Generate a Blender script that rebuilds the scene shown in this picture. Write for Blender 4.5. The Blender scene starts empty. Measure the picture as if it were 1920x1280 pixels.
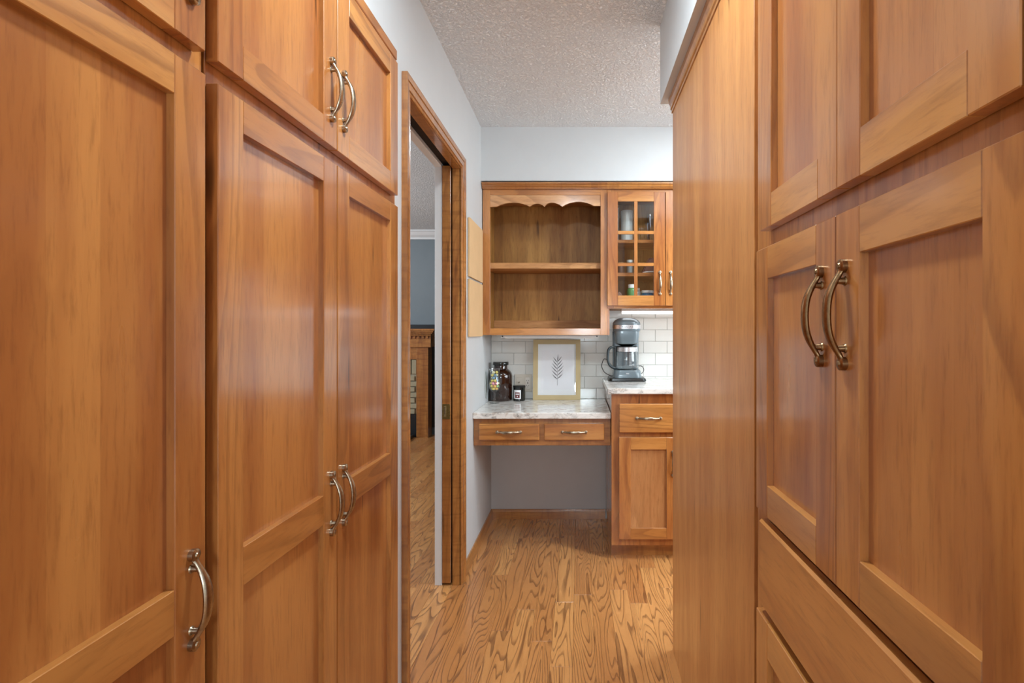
import bpy, bmesh, math, random
from mathutils import Vector, Matrix
random.seed(7)
S = bpy.context.scene
COL = S.collection

# ------------------------------------------------------------------ camera, world, lights, exposure
cam_d = bpy.data.cameras.new('camera'); cam = bpy.data.objects.new('camera', cam_d); COL.objects.link(cam)
cam.location = (0, 0, 1.21); cam.rotation_euler = (math.pi/2, 0, 0)
cam_d.sensor_width = 36; cam_d.lens = 18.75
cam_d.shift_x = -127/1920; cam_d.shift_y = -18/1920
cam_d.clip_start = 0.02
S.camera = cam
S.view_settings.view_transform = 'Standard'; S.view_settings.look = 'None'
S.view_settings.gamma = 1; S.view_settings.use_curve_mapping = False
S.view_settings.exposure = 0.22
w = bpy.data.worlds.new('world'); S.world = w; w.use_nodes = True
w.node_tree.nodes['Background'].inputs[0].default_value = (0.88, 0.95, 1, 1)
w.node_tree.nodes['Background'].inputs[1].default_value = 0.9

def area(name, loc, rot, sx, sy, power, col=(1, .95, .88), spread=180):
    d = bpy.data.lights.new(name, 'AREA'); d.shape = 'RECTANGLE'; d.size = sx; d.size_y = sy
    d.energy = power; d.color = col; d.spread = math.radians(spread)
    o = bpy.data.objects.new(name, d); COL.objects.link(o)
    o.location = loc; o.rotation_euler = rot
    return o
def globe(name, loc, r, power, col=(1, .95, .88)):
    d = bpy.data.lights.new(name, 'POINT'); d.shadow_soft_size = r; d.energy = power; d.color = col
    o = bpy.data.objects.new(name, d); COL.objects.link(o); o.location = loc
WC = (.785, .925, 1)
area('hall_ceiling_lamp', (-.06, 1.02, 2.385), (0, 0, 0), .13, .13, 15.5, WC)
globe('rear_fill', (.08, -1.35, 1.30), .16, 44, WC)  # added fill behind the camera, lifts the backsplash and knee space
area('kitchen_ceiling_lamp', (1.42, 1.95, 2.385), (0, 0, 0), .22, .22, 30, WC)
area('far_end_fill', (.86, 2.34, 2.385), (0, 0, 0), .16, .16, 15, WC)  # extra unseen light added to brighten the far end of the hall
globe('far_ceiling_fill', (.86, 2.30, 2.33), .05, 2.2, WC)  # added fill close to the ceiling, brightens it at the far end
globe('kitchen_low_fill', (1.9, 1.4, 1.60), .12, 34, WC)  # added low fill, reaches the tiles and desk under the wall cabinets
globe('hall_ceiling_fill', (-.06, 1.02, 2.335), .05, 6.5, WC)  # added fill that lights the hall ceiling directly
globe('kitchen_ceiling_fill', (1.42, 1.95, 2.33), .06, 7, WC)  # added fill for the ceiling on the kitchen side
area('kitchen_side_fill', (2.75, 1.9, 1.5), (0, math.radians(90), 0), 1.0, 1.5, 34, (.86, .94, 1))  # invented soft source on the right, added to light the left wall
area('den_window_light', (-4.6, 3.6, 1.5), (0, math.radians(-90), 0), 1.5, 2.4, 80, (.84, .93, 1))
globe('den_ceiling_lamp', (-2.6, 4.2, 2.2), .12, 30, (.9, .95, 1))

# ------------------------------------------------------------------ materials
def new_mat(name):
    m = bpy.data.materials.new(name); m.use_nodes = True
    nt = m.node_tree; b = nt.nodes['Principled BSDF']
    return m, nt, b
def L(nt, a, b): nt.links.new(a, b)
def N(nt, t, **k):
    n = nt.nodes.new(t)
    for a, v in k.items(): setattr(n, a, v)
    return n
def mathn(nt, op, a, b=None, c=None, clamp=False):
    n = N(nt, 'ShaderNodeMath', operation=op); n.use_clamp = clamp
    for i, v in enumerate((a, b, c)):
        if v is None: continue
        if isinstance(v, (int, float)): n.inputs[i].default_value = v
        else: L(nt, v, n.inputs[i])
    return n.outputs[0]
def mixc(nt, f, a, b, mode='MIX'):
    n = N(nt, 'ShaderNodeMix', data_type='RGBA', blend_type=mode)
    for i, v in ((0, f), (6, a), (7, b)):
        if isinstance(v, (int, float)): n.inputs[i].default_value = v
        elif isinstance(v, tuple): n.inputs[i].default_value = v + ((1,) if len(v) == 3 else ())
        else: L(nt, v, n.inputs[i])
    return n.outputs[2]
def noise(nt, vec, scale, detail=3, rough=.5, dist=0):
    n = N(nt, 'ShaderNodeTexNoise'); n.inputs['Scale'].default_value = scale
    n.inputs['Detail'].default_value = detail; n.inputs['Roughness'].default_value = rough
    n.inputs['Distortion'].default_value = dist
    L(nt, vec, n.inputs['Vector']); return n.outputs['Fac']
def smooth(nt, v, a, b, lo=0., hi=1.):
    n = N(nt, 'ShaderNodeMapRange', interpolation_type='SMOOTHSTEP')
    L(nt, v, n.inputs[0]); n.inputs[1].default_value = a; n.inputs[2].default_value = b
    n.inputs[3].default_value = lo; n.inputs[4].default_value = hi
    return n.outputs[0]
def srgb(r, g, b):
    f = lambda c: (c/255/12.92) if c/255 <= .04045 else ((c/255+.055)/1.055)**2.4
    return (f(r), f(g), f(b))
def set_coat(b, v, r=.08):
    for k in ('Coat Weight', 'Clearcoat'):
        if k in b.inputs: b.inputs[k].default_value = v; break
    for k in ('Coat Roughness', 'Clearcoat Roughness'):
        if k in b.inputs: b.inputs[k].default_value = r; break
def grain_vec(nt, axis, along):
    g = N(nt, 'ShaderNodeNewGeometry'); oi = N(nt, 'ShaderNodeObjectInfo')
    off = N(nt, 'ShaderNodeCombineXYZ')
    L(nt, mathn(nt, 'MULTIPLY', oi.outputs['Random'], 17.3), off.inputs[0])
    L(nt, mathn(nt, 'MULTIPLY', oi.outputs['Random'], 31.7), off.inputs[1])
    L(nt, mathn(nt, 'MULTIPLY', oi.outputs['Random'], 23.1), off.inputs[2])
    ad = N(nt, 'ShaderNodeVectorMath', operation='ADD')
    L(nt, g.outputs['Position'], ad.inputs[0]); L(nt, off.outputs[0], ad.inputs[1])
    mu = N(nt, 'ShaderNodeVectorMath', operation='MULTIPLY')
    sc = [1, 1, 1]; sc['xyz'.index(axis)] = along
    L(nt, ad.outputs[0], mu.inputs[0]); mu.inputs[1].default_value = sc
    return g, oi, mu.outputs[0]

def wood(name, axis, light, mid, dark, strips=None, rough=.3, cath=.35, fleck=.8, gloss=.35, curl=0.):
    m, nt, b = new_mat(name)
    g, oi, v = grain_vec(nt, axis, .11)
    fine = noise(nt, v, 150, 5, .65)
    med = noise(nt, v, 17, 3, .55, .4)
    big = noise(nt, v, 4.5, 2, .5, .6)
    t = mathn(nt, 'ADD', mathn(nt, 'MULTIPLY', med, .55), mathn(nt, 'MULTIPLY', big, .45))
    t = smooth(nt, t, .40, .60)
    if strips:
        sx = N(nt, 'ShaderNodeSeparateXYZ'); L(nt, g.outputs['Position'], sx.inputs[0])
        wob = mathn(nt, 'MULTIPLY', oi.outputs['Random'], .05)
        u = mathn(nt, 'ADD', sx.outputs['xyz'.index(strips)], wob)
        fl = mathn(nt, 'FLOOR', mathn(nt, 'DIVIDE', u, .062))
        wn = N(nt, 'ShaderNodeTexWhiteNoise', noise_dimensions='2D')
        cb = N(nt, 'ShaderNodeCombineXYZ'); L(nt, fl, cb.inputs[0]); L(nt, oi.outputs['Random'], cb.inputs[1])
        L(nt, cb.outputs[0], wn.inputs['Vector'])
        t = mathn(nt, 'ADD', mathn(nt, 'MULTIPLY', t, .6), mathn(nt, 'MULTIPLY', wn.outputs['Value'], .4))
    else:
        t = mathn(nt, 'ADD', mathn(nt, 'MULTIPLY', t, .72), mathn(nt, 'MULTIPLY', oi.outputs['Random'], .28))
    c = mixc(nt, t, light, mid)
    # soft cathedral growth lines
    rg = mathn(nt, 'FRACT', mathn(nt, 'ADD', mathn(nt, 'MULTIPLY', noise(nt, v, 5.5, 1.5, .45, .2), 15), mathn(nt, 'MULTIPLY', fine, .25)))
    ln = mathn(nt, 'MULTIPLY', smooth(nt, rg, .45, .9), smooth(nt, rg, 1.0, .93))
    ln = mathn(nt, 'MULTIPLY', ln, smooth(nt, big, .35, .6, .25, 1.))
    c = mixc(nt, mathn(nt, 'MULTIPLY', ln, cath), c, dark)
    c = mixc(nt, mathn(nt, 'MULTIPLY', smooth(nt, fine, .46, .74), .34), c, dark)
    # sparse dark flecks / pitch pockets
    fk = smooth(nt, noise(nt, v, 30, 1, .4), .735, .80)
    c = mixc(nt, mathn(nt, 'MULTIPLY', fk, fleck), c, tuple(x*.35 for x in dark))
    if curl:
        mu = N(nt, 'ShaderNodeVectorMath', operation='MULTIPLY'); L(nt, g.outputs['Position'], mu.inputs[0])
        sc = [6, 6, 6]; sc['xyz'.index(axis)] = 42; mu.inputs[1].default_value = sc
        cu = smooth(nt, noise(nt, mu.outputs[0], 1, 2, .5, .8), .42, .7)
        c = mixc(nt, mathn(nt, 'MULTIPLY', cu, curl), c, dark)
    L(nt, c, b.inputs['Base Color'])
    L(nt, mathn(nt, 'ADD', mathn(nt, 'MULTIPLY', med, .12), rough-.06), b.inputs['Roughness'])
    bp = N(nt, 'ShaderNodeBump'); bp.inputs['Strength'].default_value = .09; bp.inputs['Distance'].default_value = .0012
    L(nt, mathn(nt, 'ADD', fine, mathn(nt, 'MULTIPLY', med, .8)), bp.inputs['Height'])
    L(nt, bp.outputs[0], b.inputs['Normal'])
    set_coat(b, 0. if gloss <= .1 else min(1., gloss*2.8), .15)
    b.inputs['Specular IOR Level'].default_value = .3
    return m
CL, CM, CD = srgb(190, 127, 66), srgb(158, 92, 42), srgb(104, 52, 22)
cherry = {a: wood('cherry_rail_grain_'+a, a, CL, CM, CD, None, .32, .4) for a in 'xyz'}
cherry_rail = {a: wood('cherry_cross_'+a, a, srgb(197, 136, 71), srgb(168, 104, 49), srgb(122, 70, 34), None, .32, .5) for a in 'xy'}
panel_y = wood('cherry_panel_left', 'z', srgb(191, 127, 66), srgb(152, 86, 40), CD, 'y', .3, .12, .9, .4)
panel_x = wood('cherry_panel_back', 'z', srgb(188, 134, 84), srgb(162, 104, 60), CD, 'x', .32, .2)
side_panel = wood('cherry_end_panel', 'z', srgb(200, 140, 80), srgb(176, 114, 62), CD, 'y', .38, .05, .6, .11)
inner_wood = wood('maple_interior', 'z', srgb(182, 134, 70), srgb(134, 88, 38), srgb(72, 40, 14), 'x', .45, .15, .6, .1)
inner_wood_x = wood('maple_interior_shelf', 'x', srgb(192, 142, 92), srgb(160, 108, 62), srgb(84, 46, 20), None, .5, .3, .7, .1)
trimw = {a: wood('trim_maple_'+a, a, srgb(188, 128, 66), srgb(156, 95, 44), srgb(100, 54, 22), None, .34, .3, .5, .4, curl=.35) for a in 'xyz'}

def oak(name, axis='y', tint=1.0):
    m, nt, b = new_mat(name)
    g, oi, v = grain_vec(nt, axis, .085)
    # contour lines of a stretched field give cathedral figure
    f = noise(nt, v, 9.5, 1.8, .5, .2)
    lf = N(nt, 'ShaderNodeMapRange'); L(nt, oi.outputs['Random'], lf.inputs[0]); lf.inputs[3].default_value = 16; lf.inputs[4].default_value = 34
    r = mathn(nt, 'FRACT', mathn(nt, 'MULTIPLY', f, lf.outputs[0]))
    line = mathn(nt, 'MULTIPLY', smooth(nt, r, .58, .93), smooth(nt, r, 1.0, .95))
    pores = noise(nt, v, 230, 3, .7)
    med = noise(nt, v, 26, 3, .6)
    line = mathn(nt, 'MULTIPLY', line, smooth(nt, mathn(nt, 'ADD', mathn(nt, 'MULTIPLY', pores, .5), mathn(nt, 'MULTIPLY', med, .5)), .34, .58, .5, 1.))
    wn = N(nt, 'ShaderNodeTexWhiteNoise', noise_dimensions='1D'); L(nt, oi.outputs['Random'], wn.inputs['W'])
    c = mixc(nt, mathn(nt, 'POWER', wn.outputs['Value'], 1.6), srgb(208, 148, 88), srgb(180, 118, 66))
    c = mixc(nt, mathn(nt, 'MULTIPLY', smooth(nt, med, .4, .7), .35), c, srgb(168, 110, 60))
    c = mixc(nt, mathn(nt, 'MULTIPLY', line, .78), c, srgb(96, 54, 24))
    c = mixc(nt, mathn(nt, 'MULTIPLY', smooth(nt, pores, .56, .75), .3), c, srgb(118, 74, 40))
    L(nt, c, b.inputs['Base Color'])
    L(nt, mathn(nt, 'ADD', mathn(nt, 'MULTIPLY', line, .12), .27), b.inputs['Roughness'])
    bp = N(nt, 'ShaderNodeBump'); bp.inputs['Strength'].default_value = .18; bp.inputs['Distance'].default_value = .001; bp.invert = True
    L(nt, mathn(nt, 'ADD', line, pores), bp.inputs['Height']); L(nt, bp.outputs[0], b.inputs['Normal'])
    set_coat(b, .3, .15)
    return m
oak_m = oak('oak_floor')

def plain(name, col, rough=.5, metal=0., bump=0., bscale=200, coat=0, emis=None, trans=0, ior=1.45, alpha=None, mottled=0):
    m, nt, b = new_mat(name)
    g = N(nt, 'ShaderNodeNewGeometry')
    n = noise(nt, g.outputs['Position'], bscale, 3, .6)
    b.inputs['Roughness'].default_value = rough; b.inputs['Metallic'].default_value = metal
    if trans:
        b.inputs['Base Color'].default_value = (*col, 1)
        b.inputs['Transmission Weight'].default_value = trans; b.inputs['IOR'].default_value = ior
    else:
        k = mottled or .05
        c = mixc(nt, mathn(nt, 'MULTIPLY', smooth(nt, noise(nt, g.outputs['Position'], 9, 3), .35, .7), k), col, tuple(x*.6 for x in col))
        L(nt, c, b.inputs['Base Color'])
    if bump:
        bp = N(nt, 'ShaderNodeBump'); bp.inputs['Strength'].default_value = bump; bp.inputs['Distance'].default_value = .003
        L(nt, n, bp.inputs['Height']); L(nt, bp.outputs[0], b.inputs['Normal'])
    if coat: set_coat(b, coat, .05)
    if emis:
        b.inputs['Emission Color'].default_value = (*emis[0], 1); b.inputs['Emission Strength'].default_value = emis[1]
    return m
wall_m = plain('wall_paint', srgb(200, 202, 203), .55, bump=.06, bscale=260)
soffit_m = wall_m
greywall = plain('den_wall_paint', srgb(112, 122, 128), .5, bump=.05)
blackwall = plain('black_paint', srgb(24, 25, 28), .35)
white_m = plain('white_trim_paint', srgb(222, 222, 222), .35)
def ceiling_mat():
    m, nt, b = new_mat('textured_ceiling')
    g = N(nt, 'ShaderNodeNewGeometry')
    a = noise(nt, g.outputs['Position'], 85, 4, .65, .6)
    v = N(nt, 'ShaderNodeTexVoronoi', feature='SMOOTH_F1'); v.inputs['Scale'].default_value = 95; L(nt, g.outputs['Position'], v.inputs['Vector'])
    b.inputs['Base Color'].default_value = (*srgb(246, 247, 248), 1); b.inputs['Roughness'].default_value = .8
    bp = N(nt, 'ShaderNodeBump'); bp.inputs['Strength'].default_value = .9; bp.inputs['Distance'].default_value = .006
    L(nt, mathn(nt, 'ADD', smooth(nt, a, .4, .65), mathn(nt, 'MULTIPLY', v.outputs['Distance'], .6)), bp.inputs['Height'])
    L(nt, bp.outputs[0], b.inputs['Normal'])
    return m
ceil_m = ceiling_mat()
def granite():
    m, nt, b = new_mat('granite')
    g = N(nt, 'ShaderNodeNewGeometry'); P = g.outputs['Position']
    mp = N(nt, 'ShaderNodeVectorMath', operation='MULTIPLY'); mp.inputs[1].default_value = (1, 2.2, 1.6); L(nt, P, mp.inputs[0])
    cl = noise(nt, mp.outputs[0], 14, 5, .65, 1.2)
    sp = noise(nt, P, 95, 4, .7, .6)
    sp2 = noise(nt, P, 240, 3, .7)
    c = mixc(nt, smooth(nt, cl, .42, .68), srgb(230, 226, 220), srgb(182, 177, 172))
    c = mixc(nt, mathn(nt, 'MULTIPLY', smooth(nt, noise(nt, P, 22, 4, .6, 1.), .52, .7), .5), c, srgb(176, 148, 124))
    c = mixc(nt, mathn(nt, 'MULTIPLY', smooth(nt, mathn(nt, 'ADD', mathn(nt, 'MULTIPLY', sp, .6), mathn(nt, 'MULTIPLY', cl, .4)), .575, .64), .9), c, srgb(52, 48, 48))
    c = mixc(nt, mathn(nt, 'MULTIPLY', smooth(nt, sp2, .62, .72), .4), c, srgb(236, 234, 230))
    L(nt, c, b.inputs['Base Color']); b.inputs['Roughness'].default_value = .09
    return m
granite_m = granite()
tile_m = plain('white_glazed_tile', srgb(226, 226, 221), .1, bump=.03, bscale=30, coat=.4)
grout_m = plain('tile_grout', srgb(196, 195, 190), .85)
def metal(name, col, rough):
    m, nt, b = new_mat(name)
    g = N(nt, 'ShaderNodeNewGeometry')
    n = noise(nt, g.outputs['Position'], 160, 3, .6)
    c = mixc(nt, smooth(nt, n, .4, .7), col, tuple(x*.72 for x in col))
    L(nt, c, b.inputs['Base Color']); b.inputs['Metallic'].default_value = 1
    L(nt, mathn(nt, 'ADD', mathn(nt, 'MULTIPLY', n, .1), rough), b.inputs['Roughness'])
    return m
nickel = metal('brushed_nickel', srgb(176, 160, 138), .24)
bronze = metal('antique_bronze', srgb(150, 118, 84), .26)
chrome = metal('chrome', srgb(222, 224, 228), .3)
brass = metal('aged_brass', srgb(140, 122, 74), .32)
cork_m = plain('cork_board', srgb(214, 176, 130), .85, bump=.3, bscale=420, mottled=.12)
cork_edge = plain('cork_board_edge', srgb(120, 92, 58), .9)

def pane_glass():
    m, nt, b = new_mat('pane_glass')
    nt.nodes.remove(b); out = nt.nodes['Material Output']
    tr = N(nt, 'ShaderNodeBsdfTransparent'); tr.inputs[0].default_value = (.985, .99, .99, 1)
    gl = N(nt, 'ShaderNodeBsdfGlossy'); gl.inputs['Roughness'].default_value = .02
    lw = N(nt, 'ShaderNodeLayerWeight'); lw.inputs[0].default_value = .5
    fr = mathn(nt, 'ADD', mathn(nt, 'MULTIPLY', mathn(nt, 'POWER', lw.outputs['Facing'], 4), .6), .035)
    mx = N(nt, 'ShaderNodeMixShader'); L(nt, fr, mx.inputs[0]); L(nt, tr.outputs[0], mx.inputs[1]); L(nt, gl.outputs[0], mx.inputs[2])
    L(nt, mx.outputs[0], out.inputs[0]); return m
pane_m = pane_glass()
def thin(name, tint, gl_r=.03, boost=1.):
    m, nt, b = new_mat(name); nt.nodes.remove(b); out = nt.nodes['Material Output']
    tr = N(nt, 'ShaderNodeBsdfTransparent'); tr.inputs[0].default_value = (*tint, 1)
    gl = N(nt, 'ShaderNodeBsdfGlossy'); gl.inputs['Roughness'].default_value = gl_r
    lw = N(nt, 'ShaderNodeLayerWeight'); lw.inputs[0].default_value = .5
    mx = N(nt, 'ShaderNodeMixShader'); L(nt, mathn(nt, 'ADD', mathn(nt, 'MULTIPLY', mathn(nt, 'POWER', lw.outputs['Facing'], 3), .45*boost), .04*boost, clamp=True), mx.inputs[0]); L(nt, tr.outputs[0], mx.inputs[1]); L(nt, gl.outputs[0], mx.inputs[2])
    L(nt, mx.outputs[0], out.inputs[0]); return m
glass_m = thin('clear_glass', (.97, .98, .98), .04, 1.5)
brown_glass = plain('brown_glass', srgb(40, 18, 10), .05, coat=.6)
black_pl = plain('black_plastic', srgb(18, 20, 20), .3)
lid_m = plain('black_gloss_lid', srgb(20, 24, 22), .15, coat=.5)
grey_pl = plain('slate_grey_plastic', srgb(96, 108, 114), .25, coat=.3)
dkgrey_pl = plain('dark_grey_plastic', srgb(44, 52, 55), .35)
led_m = plain('lit_strip', (1, 1, 1), .4, emis=((.94, .97, 1), 3.2))
gold_wood = plain('pale_gold_frame_wood', srgb(190, 168, 122), .4, bump=.05, bscale=120, mottled=.1)
paper_m = plain('white_paper', srgb(240, 240, 242), .7)
paper2_m = plain('print_paper', srgb(238, 236, 240), .7)
ink_m = plain('dark_ink', srgb(56, 50, 54), .7)
plate_m = plain('ivory_plate', srgb(216, 208, 194), .35)
slot_m = plain('outlet_slot', srgb(70, 60, 50), .6)
brick_m = plain('stone_brick', srgb(160, 150, 124), .85, bump=.5, bscale=120, mottled=.35)
mortar_m = plain('mortar', srgb(176, 168, 146), .9)
cord_m = plain('black_cord', srgb(20, 20, 22), .45)
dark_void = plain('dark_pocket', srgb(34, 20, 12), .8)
toe_m = trimw['x']

# ------------------------------------------------------------------ helpers
def tag(o, label, cat, group=None, kind=None):
    o['label'] = label
    if cat: o['category'] = cat
    if group: o['group'] = group
    if kind: o['kind'] = kind
    return o
WL = {}
def worldloc(o):
    v = Vector((0, 0, 0))
    while o: v += o.location; o = o.parent
    return v
def thing(name, loc, label, cat, group=None):
    o = bpy.data.objects.new(name, None); o.empty_display_size = .05; COL.objects.link(o); o.location = loc
    return tag(o, label, cat, group)
def emit(name, bm, mat, parent=None, smooth_=False, center=True):
    bm.normal_update()
    c = Vector((0, 0, 0))
    if center and bm.verts:
        mn = Vector([min(v.co[i] for v in bm.verts) for i in range(3)]); mx = Vector([max(v.co[i] for v in bm.verts) for i in range(3)])
        c = (mn+mx)/2; c.z = mn.z
        for v in bm.verts: v.co -= c
    me = bpy.data.meshes.new(name); bm.to_mesh(me); bm.free()
    mats = mat if isinstance(mat, (list, tuple)) else [mat]
    for m in mats: me.materials.append(m)
    if smooth_:
        for p in me.polygons: p.use_smooth = True
        try: me.set_sharp_from_angle(angle=math.radians(38))
        except Exception: pass
    o = bpy.data.objects.new(name, me); COL.objects.link(o)
    if parent: o.parent = parent; o.location = c - worldloc(parent)
    else: o.location = c
    return o
def box(bm, x0, x1, y0, y1, z0, z1, bev=0., seg=1, mi=0):
    x0, x1 = sorted((x0, x1)); y0, y1 = sorted((y0, y1)); z0, z1 = sorted((z0, z1))
    r = bmesh.ops.create_cube(bm, size=1, matrix=Matrix.Translation(((x0+x1)/2, (y0+y1)/2, (z0+z1)/2)) @ Matrix.Diagonal((x1-x0, y1-y0, z1-z0, 1)))
    vs = r['verts']; fs = {f for v in vs for f in v.link_faces}
    for f in fs: f.material_index = mi
    if bev:
        es = {e for v in vs for e in v.link_edges}
        rr = bmesh.ops.bevel(bm, geom=list(es), offset=bev, segments=seg, affect='EDGES', profile=.5)
        for f in rr['faces']: f.material_index = mi
    return bm
def B(*a, **k): return box(bmesh.new(), *a, **k)
def cyl(bm, p0, p1, r0, r1=None, n=20, caps=True, mi=0):
    r1 = r0 if r1 is None else r1
    p0, p1 = Vector(p0), Vector(p1); d = p1-p0; q = d.to_track_quat('Z', 'Y').to_matrix()
    a = []; b2 = []
    for i in range(n):
        t = 2*math.pi*i/n; v = q @ Vector((math.cos(t), math.sin(t), 0))
        a.append(bm.verts.new(p0+v*r0)); b2.append(bm.verts.new(p1+v*r1))
    for i in range(n):
        j = (i+1) % n; f = bm.faces.new((a[i], a[j], b2[j], b2[i])); f.material_index = mi
    if caps:
        f = bm.faces.new(a[::-1]); f.material_index = mi; f = bm.faces.new(b2); f.material_index = mi
    return bm
def lathe(prof, cx, cy, n=36, mi=0, bm=None, sx=1, sy=1):
    bm = bm or bmesh.new(); rings = []
    for r, z in prof:
        if r <= 1e-6: rings.append([bm.verts.new((cx, cy, z))])
        else: rings.append([bm.verts.new((cx+sx*r*math.cos(2*math.pi*i/n), cy+sy*r*math.sin(2*math.pi*i/n), z)) for i in range(n)])
    for a, b2 in zip(rings, rings[1:]):
        for i in range(n):
            j = (i+1) % n
            if len(a) == 1 and len(b2) == 1: continue
            if len(a) == 1: f = bm.faces.new((a[0], b2[j], b2[i]))
            elif len(b2) == 1: f = bm.faces.new((a[i], a[j], b2[0]))
            else: f = bm.faces.new((a[i], a[j], b2[j], b2[i]))
            f.material_index = mi
    return bm
def catmull(pts, k=5):
    out = []; P = [pts[0]]+list(pts)+[pts[-1]]
    for i in range(1, len(P)-2):
        for s in range(k):
            t = s/k; a, b2, c, d = (Vector(P[i-1]), Vector(P[i]), Vector(P[i+1]), Vector(P[i+2]))
            out.append(.5*((2*b2)+(-a+c)*t+(2*a-5*b2+4*c-d)*t*t+(-a+3*b2-3*c+d)*t**3))
    out.append(Vector(pts[-1])); return out
def tube(pts, r, n=10, bm=None):
    bm = bm or bmesh.new(); pts = [Vector(p) for p in pts]; rings = []
    nrm = None
    for i, p in enumerate(pts):
        t = (pts[min(i+1, len(pts)-1)]-pts[max(i-1, 0)]).normalized()
        if nrm is None: nrm = t.orthogonal().normalized()
        nrm = (nrm-t*nrm.dot(t)).normalized(); bi = t.cross(nrm)
        rr = r[i] if isinstance(r, list) else r
        rings.append([bm.verts.new(p+(nrm*math.cos(2*math.pi*k/n)+bi*math.sin(2*math.pi*k/n))*rr) for k in range(n)])
    for a, b2 in zip(rings, rings[1:]):
        for k in range(n): bm.faces.new((a[k], a[(k+1) % n], b2[(k+1) % n], b2[k]))
    bm.faces.new(rings[0][::-1]); bm.faces.new(rings[-1]); return bm
def prism(pts2, fn, d0, d1, bm=None):
    """closed outline pts2 -> extruded between depths d0, d1 through fn(u, v, d) -> world point"""
    bm = bm or bmesh.new()
    a = [bm.verts.new(fn(u, v, d0)) for u, v in pts2]; b2 = [bm.verts.new(fn(u, v, d1)) for u, v in pts2]
    n = len(a)
    for i in range(n): bm.faces.new((a[i], a[(i+1) % n], b2[(i+1) % n], b2[i]))
    bm.faces.new(a[::-1]); bm.faces.new(b2)
    bmesh.ops.recalc_face_normals(bm, faces=bm.faces[:])
    return bm
def struct(name, bm, mat, label):
    o = emit(name, bm, mat); o['kind'] = 'structure'; o['label'] = label; return o

class Face:
    """a cabinet front: u = width, v = height, w = out of the face"""
    def __init__(s, side, plane): s.side = side; s.p = plane
    def pt(s, u, v, w):
        if s.side == 'L': return Vector((s.p+w, u, v))
        if s.side == 'R': return Vector((s.p-w, u, v))
        return Vector((u, s.p-w, v))
    def box(s, u0, u1, v0, v1, w0, w1, bev=0., bm=None):
        a, b2 = s.pt(u0, v0, w0), s.pt(u1, v1, w1)
        return box(bm or bmesh.new(), a.x, b2.x, a.y, b2.y, a.z, b2.z, bev)
    @property
    def ax(s): return 'x' if s.side == 'B' else 'y'
    @property
    def panel(s): return panel_x if s.side == 'B' else panel_y

def handle_bm(F, u, v, w0, horizontal=False, Lh=.135):
    bm = bmesh.new()
    def P(t, s_, h):
        return F.pt(u+t, v+s_, w0+h) if horizontal else F.pt(u+s_, v+t, w0+h)
    half = Lh/2
    prof = [(0.003, .0045, .0066, .0034), (.012, .0052, .0054, .0034), (.018, .0078, .0044, .0036), (.026, .0125, .0050, .0040),
            (.037, .0180, .0066, .0044), (.050, .0218, .0080, .0046), (half, .0232, .0085, .0046)]
    full = prof + [(Lh-a, b2, c, d) for a, b2, c, d in prof[-2::-1]]
    pts = catmull([Vector(p[:3]) for p in full], 4); ths = catmull([Vector((p[3], 0, 0)) for p in full], 4)
    rings = []; n = 12
    for i, p in enumerate(pts):
        q0, q1 = pts[max(i-1, 0)], pts[min(i+1, len(pts)-1)]
        tx, ty = q1.x-q0.x, q1.y-q0.y; l = math.hypot(tx, ty); tx /= l; ty /= l
        ht = ths[i].x; ring = []
        for k in range(n):
            a = 2*math.pi*k/n; o_ = ht*math.sin(a); s_ = p.z*math.cos(a)
            ring.append(bm.verts.new(P(p.x-half-ty*o_, s_, p.y+tx*o_)))
        rings.append(ring)
    for a, b2 in zip(rings, rings[1:]):
        for k in range(n): bm.faces.new((a[k], a[(k+1) % n], b2[(k+1) % n], b2[k]))
    bm.faces.new(rings[0][::-1]); bm.faces.new(rings[-1])
    for sgn in (-1, 1):
        e = sgn*(half-.006)
        cyl(bm, P(e, 0, 0), P(e, 0, .0066), .0086, .0086, 24)
        cyl(bm, P(e, 0, .0066), P(e, 0, .0078), .0086, .0070, 24)
        cyl(bm, P(e, 0, .0076), P(e, 0, .0095), .0042, .0028, 14)
        pz = sgn*(half-.025)
        cyl(bm, P(pz, 0, 0), P(pz, 0, .0125), .0046, .0036, 14)
        cyl(bm, P(pz, 0, 0), P(pz, 0, .0018), .0062, .0052, 14)
    bmesh.ops.recalc_face_normals(bm, faces=bm.faces[:])
    return bm
def add_handle(F, u, v, w0, parent, mat=None, horizontal=False, Lh=.135):
    return emit('handle', handle_bm(F, u, v, w0, horizontal, Lh), mat or nickel, parent, True)
def door(F, parent, u0, u1, v0, v1, su=.0575, rails=None, handle=None, hm=None, t=.02, name='door'):
    rails = rails or [(v0, v0+.057), (v1-.057, v1)]
    d = emit(name, F.box(u0+su-.006, u1-su+.006, v0+.03, v1-.03, .0035, .0085), F.panel, parent)
    for a, b2 in ((u0, u0+su), (u1-su, u1)):
        emit('stile', F.box(a, b2, v0, v1, .001, t, .0012), cherry['z'], d)
    for a, b2 in rails:
        emit('rail', F.box(u0+su+.0002, u1-su-.0002, a, b2, .001, t-.0002, .0009), cherry_rail[F.ax], d)
    if handle: add_handle(F, handle[0], handle[1], t, d, hm)
    return d

# ------------------------------------------------------------------ the setting
WLx, WLo = -.574, -.690      # left wall faces (hall side, den side)
BW = 3.46                    # back wall
CH = 2.40
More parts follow.
